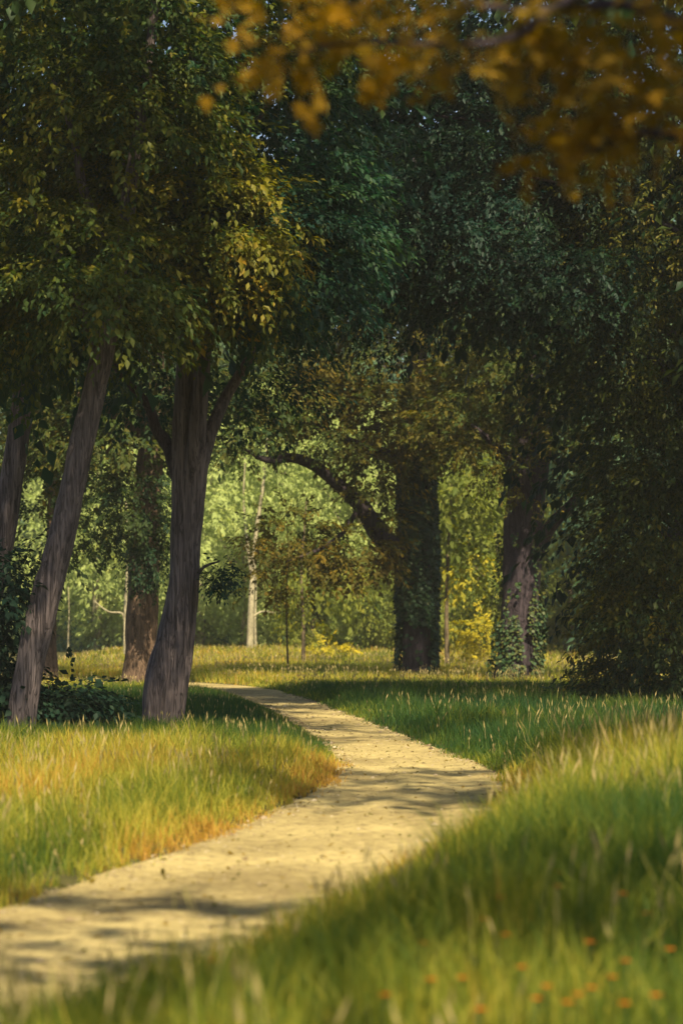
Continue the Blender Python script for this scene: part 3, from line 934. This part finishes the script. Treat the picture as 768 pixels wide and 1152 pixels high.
crown(t6, [
    PX('maple', 330, 3, 7.9, 60, 14, 15, .55, .25, layer=0, gap=.2, scale=0.48),
    PX('maple', 335, 57, 7.9, 50, 14, 16, .55, .2, layer=0, gap=.2, scale=0.48),
    PX('maple', 440, 40, 8.0, 75, 20, 30, .5, .25, layer=0, gap=.2, scale=0.48),
    PX('maple', 420, -5, 8.0, 70, 14, 18, .5, .25, layer=0, gap=.2, scale=0.48),
    PX('maple', 560, 17, 8.1, 80, 22, 36, .45, .3, layer=0, gap=.2, scale=0.51),
    PX('maple', 520, 73, 8.1, 60, 10, 13, .5, .2, layer=0, gap=.2, scale=0.47),
    PX('maple', 690, 25, 8.2, 85, 36, 55, .5, .3, layer=0, gap=.2, scale=0.55),
    PX('maple', 700, 90, 8.2, 70, 22, 39, .5, .3, layer=0, gap=.2, scale=0.51),
    PX('maple', 725, 140, 8.3, 60, 22, 42, .6, .3, layer=0, gap=.2, scale=0.51),
    PX('maple', 610, 167, 8.2, 38, 5, 15, .6, .12, layer=0, gap=.1, scale=0.43),
    PX('maple', 670, 155, 8.3, 40, 8, 15, .5, .2, layer=0, gap=.1, scale=0.47),
    dict(kind='maple_big', c=b6 + [-3.0, -2.8, 7.5], r=(3.2, 3.0, 1.0), n=360, tint=.4),  # unseen lobe overhead, placed to shade the near path and grass
    dict(kind='maple_big', c=b6 + [2.6, -.5, 6.6], r=(2.0, 2.0, 1.2), n=90, tint=.4),
], M['leaf_maple'], 106)

# ---- unseen beech added right of the frame so its crown shades the path bend
bs_ = np.array([6.6, 17.0, 0.0])
bs_[2] = float(ground_h(bs_[0], bs_[1]))
ts = thing('beech_tree', 'unseen grey beech added outside the right edge to shade the path bend', 'tree', bs_)
stem('trunk', ts, [bs_ - [0, 0, .3], bs_ + [0, 0, .1], bs_ + [-.1, 0, 3], bs_ + [-.3, .1, 6], bs_ + [-.8, .2, 10]], [.36, .3, .25, .2, .06], M['bark_grey'], seg=24, m=8, flute=.05, nfl=4, seed=44, rough=.08, flare=.2)
crown(ts, [dict(kind='beech_big', c=(3.6, 18.0, 9.5), r=(3.0, 2.3, 1.6), n=330, tint=.4, gap=.40), dict(kind='beech_big', c=(8.0, 19.5, 10.5), r=(3.5, 3.2, 2.4), n=380, tint=.4, gap=.38)], M['leaf_beech'], 110)

# ---- slim trees in the lit meadow
def slim(name, label, px, py, d, w, pts, lobes, barkm, leafm, seed, group=None):
    b = gpt(px, py, d)
    t = thing(name, label, 'tree', b, group)
    P = [b - [0, 0, .2], b] + [W(a, c, d) for a, c in pts]
    n = len(P)
    stem('trunk', t, P, [w * (1.05 - .8 * i / (n - 1)) for i in range(n)], barkm, seg=10, m=6, seed=seed, rough=.06)
    if lobes:
        crown(t, lobes, leafm, seed)
    return t


slim('young_tree', 'thin young tree with brown-gold leaves, left of the pair near the bright bush', 324, 762, 84, .045, [(323, 720), (322, 670), (324, 620), (322, 570)],
     [PX('oak', 322, 640, 84, 36, 36, 34, .58, 1.1, gap=.4), PX('oak', 318, 590, 84, 34, 26, 22, .55, 1.0, gap=.4)], M['bark_thin'], M['leaf_oak'], 201)
slim('young_tree', 'thin young tree with yellow green leaves, right of the pair near the bright bush', 341, 750, 100, .10, [(341, 700), (339, 650), (342, 600), (345, 560)],
     [PX('far', 365, 650, 100, 44, 26, 80, .45, 1.5), PX('far', 350, 690, 100, 30, 12, 24, .5, 1.0)], M['bark_thin'], M['leaf_yellow'], 202)
slim('young_tree', 'thin young tree with yellow leaves standing between the two big oaks', 503, 757, 92, .11, [(502, 700), (503, 640), (506, 580), (508, 540)],
     [PX('far', 520, 580, 92, 26, 40, 120, .32, 1.5), PX('far', 528, 635, 92, 18, 20, 36, .7, .8), PX('far', 505, 560, 91, 22, 30, 50, .3, 1.0), PX('far', 530, 530, 92, 36, 36, 90, .25, 1.4)], M['bark_thin'], M['leaf_yellow'], 203)
tp = slim('pale_tree', 'bare pale trunk with a curving fork in the sunlit clearing', 281, 742, 120, .21, [(282, 700), (284, 650), (288, 600), (296, 545), (300, 490)],
          [PX('far', 290, 470, 121, 60, 60, 160, .35, 2.5, scale=1.2), PX('far', 250, 530, 121, 40, 40, 90, .35, 2, scale=1.2)], M['bark_pale'], M['leaf_pale'], 204)
stem('limb', tp, [W(284, 655, 120), W(277, 600, 120), W(274, 560, 120), W(276, 515, 120)], [.10, .07, .05, .03], M['bark_pale'], seg=8, m=6, seed=5)
stem('limb', tp, [W(283, 695, 120), W(295, 688, 120), W(312, 690, 120)], [.06, .045, .02], M['bark_pale'], seg=8, m=6, seed=6)
slim('pale_tree', 'second thinner pale stem rising tight beside the forked pale trunk', 288, 742, 121.5, .09, [(287, 700), (288, 660), (286, 600)], [PX('far', 285, 560, 122, 30, 40, 50, .4, 1.4)], M['bark_pale'], M['leaf_pale'], 205)
tq = slim('pale_tree', 'thin pale trunk with one crooked side branch left of the reddish trunk', 141, 752, 105, .10, [(141, 700), (142, 660), (144, 620), (142, 560)], [PX('far', 130, 560, 106, 50, 50, 110, .35, 2)], M['bark_pale'], M['leaf_pale'], 206)
stem('limb', tq, [W(141, 700, 105), W(137, 690, 105), W(122, 688, 105), W(106, 676, 105)], [.06, .05, .035, .02], M['bark_pale'], seg=8, m=6, seed=7)
slim('pale_tree', 'short pale stem in the meadow gap between the leaning trunk and the reddish trunk', 77, 745, 112, .06, [(77, 715), (78, 690), (77, 660)], [PX('far', 80, 640, 112, 30, 30, 60, .4, 1.4)], M['bark_pale'], M['leaf_pale'], 207)
slim('pale_tree', 'thin pale stem just right of the forked grey trunk', 215, 752, 110, .08, [(215, 700), (216, 650), (214, 590)], [PX('far', 225, 590, 111, 40, 44, 90, .4, 1.8)], M['bark_pale'], M['leaf_pale'], 208)


def shrub(name, label, px, py, d, rx, ry, n, tint, kind, leafm, seed, lobes=None):
    b = gpt(px, py + ry, d)
    t = thing(name, label, 'shrub', b)
    g = np.random.default_rng(seed)
    top = W(px, py - ry * .4, d)
    for k in range(4):
        e = top + np.array([g.normal(0, rx * d / FPX * .4), g.normal(0, .2), g.normal(0, .08)])
        stem('stem', t, [b - [0, 0, .05], b + (e - b) * .5 + g.normal(0, .05, 3), e], [.02, .014, .006], M['bark_thin'], seg=6, m=4)
    crown(t, lobes or [PX(kind, px, py, d, rx, ry, n, tint, layer=0, gap=.3)], leafm, seed, 'foliage')
    return t


shrub('bright_shrub', 'low bright yellow bush at the back of the clearing left of the ivy oak', 370, 737, 106, 24, 15, 90, .85, 'oak', M['leaf_yellow'], 301)
shrub('bright_shrub', 'upright bright yellow bush between the two big oaks', 541, 722, 98, 17, 26, 90, .80, 'oak', M['leaf_yellow'], 302)
shrub('dark_shrub', 'dark broad-leaved shrub at the foot of the leaning trunk', 40, 790, 35.2, 60, 50, 0, .3, 'under', M['leaf_under'], 303, [
    PX('under', 78, 790, 35.4, 40, 20, 200, .08, .6, layer=0, gap=.3, gs=1.6),
    PX('under', 8, 785, 35.0, 34, 44, 220, .05, .6, layer=0, gap=.3, gs=1.6),
    PX('under', -22, 720, 35.0, 36, 55, 180, .05, .6, layer=0, gap=.3, gs=1.6),
    PX('under', 2, 660, 34.6, 26, 42, 160, .12, .5, layer=0, gap=.34, gs=1.6)])

# ---- wood beyond the meadow: three kinds of tree, each copy its own thing
def wood_tree(label, name, leafm, barkm, lobes, h, seed, group):
    t = thing(name, label, 'tree', (0, 0, 0), group)
    g = np.random.default_rng(seed)
    stem('trunk', t, [(0, 0, -.4), (0, 0, .1), (.1, 0, h * .3), (.05, .1, h * .6), (0, 0, h * .9)], [.34, .3, .24, .16, .04], barkm, seg=10, m=5, seed=seed, rough=.08, flare=.2)
    for k in range(4):
        a = g.random() * 6.28
        z = h * g.uniform(.3, .55)
        stem('limb', t, [(0.05, 0, z), (math.cos(a) * 1.2, math.sin(a) * 1.2, z + h * .1), (math.cos(a) * 2.4, math.sin(a) * 2.4, z + h * .22)], [.12, .08, .03], barkm, seg=7, m=4, seed=seed + k)
    crown(t, lobes, leafm, seed)
    return t


def wood_lobes(seed, h, wd, low, tint, n=15, per=115):
    g = np.random.default_rng(seed)
    Ls = []
    for k in range(n):
        a, z = g.random() * 6.28, low + (h - low) * (k + .5) / n
        f = math.sin(math.pi * min(1, max(.12, (z - low * .4) / (h * 1.02 - low * .4)))) ** .6
        rr = wd * f * g.uniform(.35, .75)
        c = (math.cos(a) * rr, math.sin(a) * rr, z)
        s = wd * f * g.uniform(.38, .6)
        Ls.append(dict(kind='far', c=c, r=(s, s, s * .72), n=per, tint=tint + g.normal(0, .09), layer=.9, gap=.34, gs=.6, scale=1.15))
    return Ls


def copy_tree(src, loc, rz, sc, label):
    r_ = src.copy()
    COL.objects.link(r_)
    r_.location, r_.rotation_euler, r_.scale = loc, (0, 0, rz), (sc, sc, sc)
    r_['label'] = label
    for ch in list(src.children):
        c = ch.copy()
        COL.objects.link(c)
        c.parent = r_
    return r_


GW = 'trees of the wood beyond the meadow'
LB = {'pale': 'sage green tree in the sunlit wood beyond the meadow', 'yellow': 'yellow green tree in the wood beyond the meadow', 'deep': 'deep green tree standing at the back of the wood'}
protos = {
    'pale': wood_tree(LB['pale'], 'sage_tree', M['leaf_pale'], M['bark_pale'], wood_lobes(1, 15, 4.6, 1.0, .32, 17), 15, 401, GW),
    'yellow': wood_tree(LB['yellow'], 'yellow_green_tree', M['leaf_yellow'], M['bark_thin'], wood_lobes(2, 11, 3.8, 1.0, .35, 13), 11, 402, GW),
    'deep': wood_tree(LB['deep'], 'deep_green_tree', M['leaf_back'], M['bark_dark'], wood_lobes(3, 17, 5.2, .6, .35, 18), 17, 403, GW)}
used = set()
spots = [('pale', 225, 132, 1.0), ('pale', 262, 150, 1.15), ('pale', 318, 140, 1.05), ('pale', 372, 150, 1.1), ('pale', 425, 136, .95), ('pale', 110, 138, 1.0), ('pale', 60, 150, 1.1), ('pale', 345, 175, 1.4),
         ('pale', 405, 128, .8), ('yellow', 350, 124, .45), ('yellow', 425, 120, .5), ('pale', 275, 127, .55), ('yellow', 530, 125, 1.0), ('yellow', 500, 140, 1.1), ('yellow', 640, 112, .85), ('yellow', 170, 150, 1.0), ('yellow', 560, 112, .6),
         ('deep', 600, 145, 1.0), ('deep', 655, 135, 1.0), ('deep', 470, 185, 1.3), ('deep', 290, 200, 1.5), ('deep', 180, 190, 1.4), ('deep', 20, 170, 1.2), ('deep', 720, 140, 1.1), ('deep', 430, 150, 1.9), ('deep', 540, 165, 2.0), ('deep', 330, 165, 1.9), ('deep', 235, 172, 1.9), ('deep', 130, 165, 1.9), ('deep', 650, 160, 2.0), ('deep', 745, 125, 1.3), ('deep', 775, 105, 1.2), ('deep', 390, 210, 1.6), ('deep', 560, 190, 1.3), ('deep', 110, 205, 1.5), ('deep', 640, 185, 1.4)]
for i, (k, px, d, sc) in enumerate(spots):
    loc = gpt(px, 740, d)
    if k in used:
        copy_tree(protos[k], loc, i * 2.1, sc, LB[k])
    else:
        used.add(k)
        o = protos[k]
        o.location, o.rotation_euler, o.scale = loc, (0, 0, i * 2.1), (sc, sc, sc)

# ground-level undergrowth in front of the wood
g = np.random.default_rng(55)
n = 2600
x = g.uniform(-40, 40, n)
y = 134 + 26 * g.random(n) + 4 * np.sin(x * .3)
z = base_h(x, y) + g.random(n) ** 1.3 * (.8 + 1.8 * fbm(x * .2, y * .2, 0, 3))
P = np.stack([x, y, z], 1)
D = g.normal(0, 1, (n, 3)) * [1, 1, .3]
D /= np.linalg.norm(D, axis=1)[:, None]
V, F, T = place_sprays('far', P, D, g.uniform(.9, 1.6, n), .35 + .7 * (fbm(x * .15, y * .15, 0, 8) - .5), g)
o = build('undergrowth', V, F, M['leaf_back'], tint=T)
o['kind'] = 'stuff'
o['label'] = 'blue green undergrowth along the edge of the wood'

# ---- orange wildflowers in the near grass
FG = 'orange wildflowers in the near grass'
g = np.random.default_rng(77)
fl = [(650, 1120), (668, 1112), (640, 1128), (538, 1136), (560, 1010), (628, 998), (572, 1052), (486, 1102), (612, 1110), (702, 1082), (728, 1028), (632, 982), (545, 1034), (600, 1124), (476, 1062), (690, 1100), (756, 1068), (520, 1100), (430, 1120), (236, 1082), (705, 1130), (740, 1120), (585, 1088), (660, 1060), (700, 1006)]
proto_f = None
for i, (px, py) in enumerate(fl):
    d = 7.3 + (1152 - py) / 170 * 3.2
    top = W(px, py, d)
    gz_ = float(ground_h(top[0], top[1]))
    h = max(.2, top[2] - gz_)
    if proto_f is None:
        t = thing('wildflower', 'small orange flower on a thin stem in the near grass', 'flower', (0, 0, 0), FG)
        stem('stem', t, [(0, 0, -.05), (.01, 0, .2), (.0, .01, .42)], [.002, .0018, .0015], M['grass'], seg=5, m=3)
        V, F = [], []
        for k in range(6):
            a = k * math.pi / 3
            dv, sd = np.array([math.cos(a), math.sin(a), .35]), np.array([-math.sin(a), math.cos(a), 0])
            c = np.array([0, .01, .42])
            o4 = len(V)
            V += [c, c + dv * .014 + sd * .009, c + dv * .025, c + dv * .014 - sd * .009]
            F += [[o4, o4 + 1, o4 + 2], [o4, o4 + 2, o4 + 3]]
        bl = build('bloom', np.array(V), np.array(F), M['petal'], t, tint=g.random(len(F)))
        proto_f = t
        o = t
    else:
        o = copy_tree(proto_f, (0, 0, 0), 0, 1, proto_f['label'])
    o.location = (top[0], top[1], gz_)
    o.scale = (1, 1, h / .42)
    o.rotation_euler = (0, 0, i * 1.3)

# ------------------------------------------------------------------ the thin summer air between the trees
hx, hy0, hy1, hz0, hz1 = 960, -60, 960, -2.5, 48
V = np.array([(a, b, c) for c in (hz0, hz1) for a, b in ((-hx, hy0), (hx, hy0), (hx, hy1), (-hx, hy1))], float)
F = np.array([(3, 2, 1, 0), (4, 5, 6, 7), (0, 1, 5, 4), (1, 2, 6, 5), (2, 3, 7, 6), (3, 0, 4, 7)])
mh, nh, lh = new_mat('haze')
vol = nh.new('ShaderNodeVolumePrincipled')
vol.inputs['Color'].default_value = (0.95, 0.95, 0.86, 1)
vol.inputs['Density'].default_value = 0.0004
vol.inputs['Anisotropy'].default_value = 0.2
oh = nh.new('ShaderNodeOutputMaterial')
lh.new(vol.outputs[0], oh.inputs['Volume'])
o = build('haze', V, F, mh)
o['kind'] = 'stuff'
o['label'] = 'thin pale air softening the far wood'

# ------------------------------------------------------------------ light, sky, camera
w = bpy.data.worlds.new('World')
SC.world = w
w.use_nodes = True
nt = w.node_tree
bg = nt.nodes['Background']
sky = nt.nodes.new('ShaderNodeTexSky')
sky.sky_type = 'NISHITA'
sky.sun_disc = False
sky.sun_elevation = SUN_EL
sky.sun_rotation = SUN_AZ
sky.air_density = 1.0
sky.dust_density = 1.5
nt.links.new(sky.outputs[0], bg.inputs['Color'])
bg.inputs['Strength'].default_value = 0.05
sl = bpy.data.lights.new('sun', 'SUN')
sl.energy = 5.0
sl.angle = R(1.2)
sl.color = (1.0, 0.84, 0.57)
so = bpy.data.objects.new('sun', sl)
COL.objects.link(so)
sd = Vector((math.sin(SUN_AZ) * math.cos(SUN_EL), math.cos(SUN_AZ) * math.cos(SUN_EL), math.sin(SUN_EL)))
so.rotation_euler = sd.to_track_quat('Z', 'Y').to_euler()
so.location = (20, 0, 40)

cd = bpy.data.cameras.new('camera')
cd.sensor_fit = 'VERTICAL'
cd.sensor_height = 36
cd.lens = 36 * FPX / 1152
cd.clip_end = 3000
cd.dof.use_dof = True
cd.dof.focus_distance = 40
cd.dof.aperture_fstop = 2.0
co = bpy.data.objects.new('camera', cd)
COL.objects.link(co)
co.location = (0, 0, CAMH)
co.rotation_euler = (math.pi / 2 + TILT, 0, 0)
SC.camera = co

SC.view_settings.view_transform = 'Standard'
SC.view_settings.look = 'None'
SC.view_settings.exposure = 1.40
SC.view_settings.gamma = 1.0
SC.render.engine = 'CYCLES'
cy = SC.cycles
cy.use_denoising = True
cy.max_bounces = 6
cy.diffuse_bounces = 4
cy.glossy_bounces = 2
cy.transmission_bounces = 3
cy.transparent_max_bounces = 4
cy.sample_clamp_indirect = 4
cy.caustics_reflective = cy.caustics_refractive = False
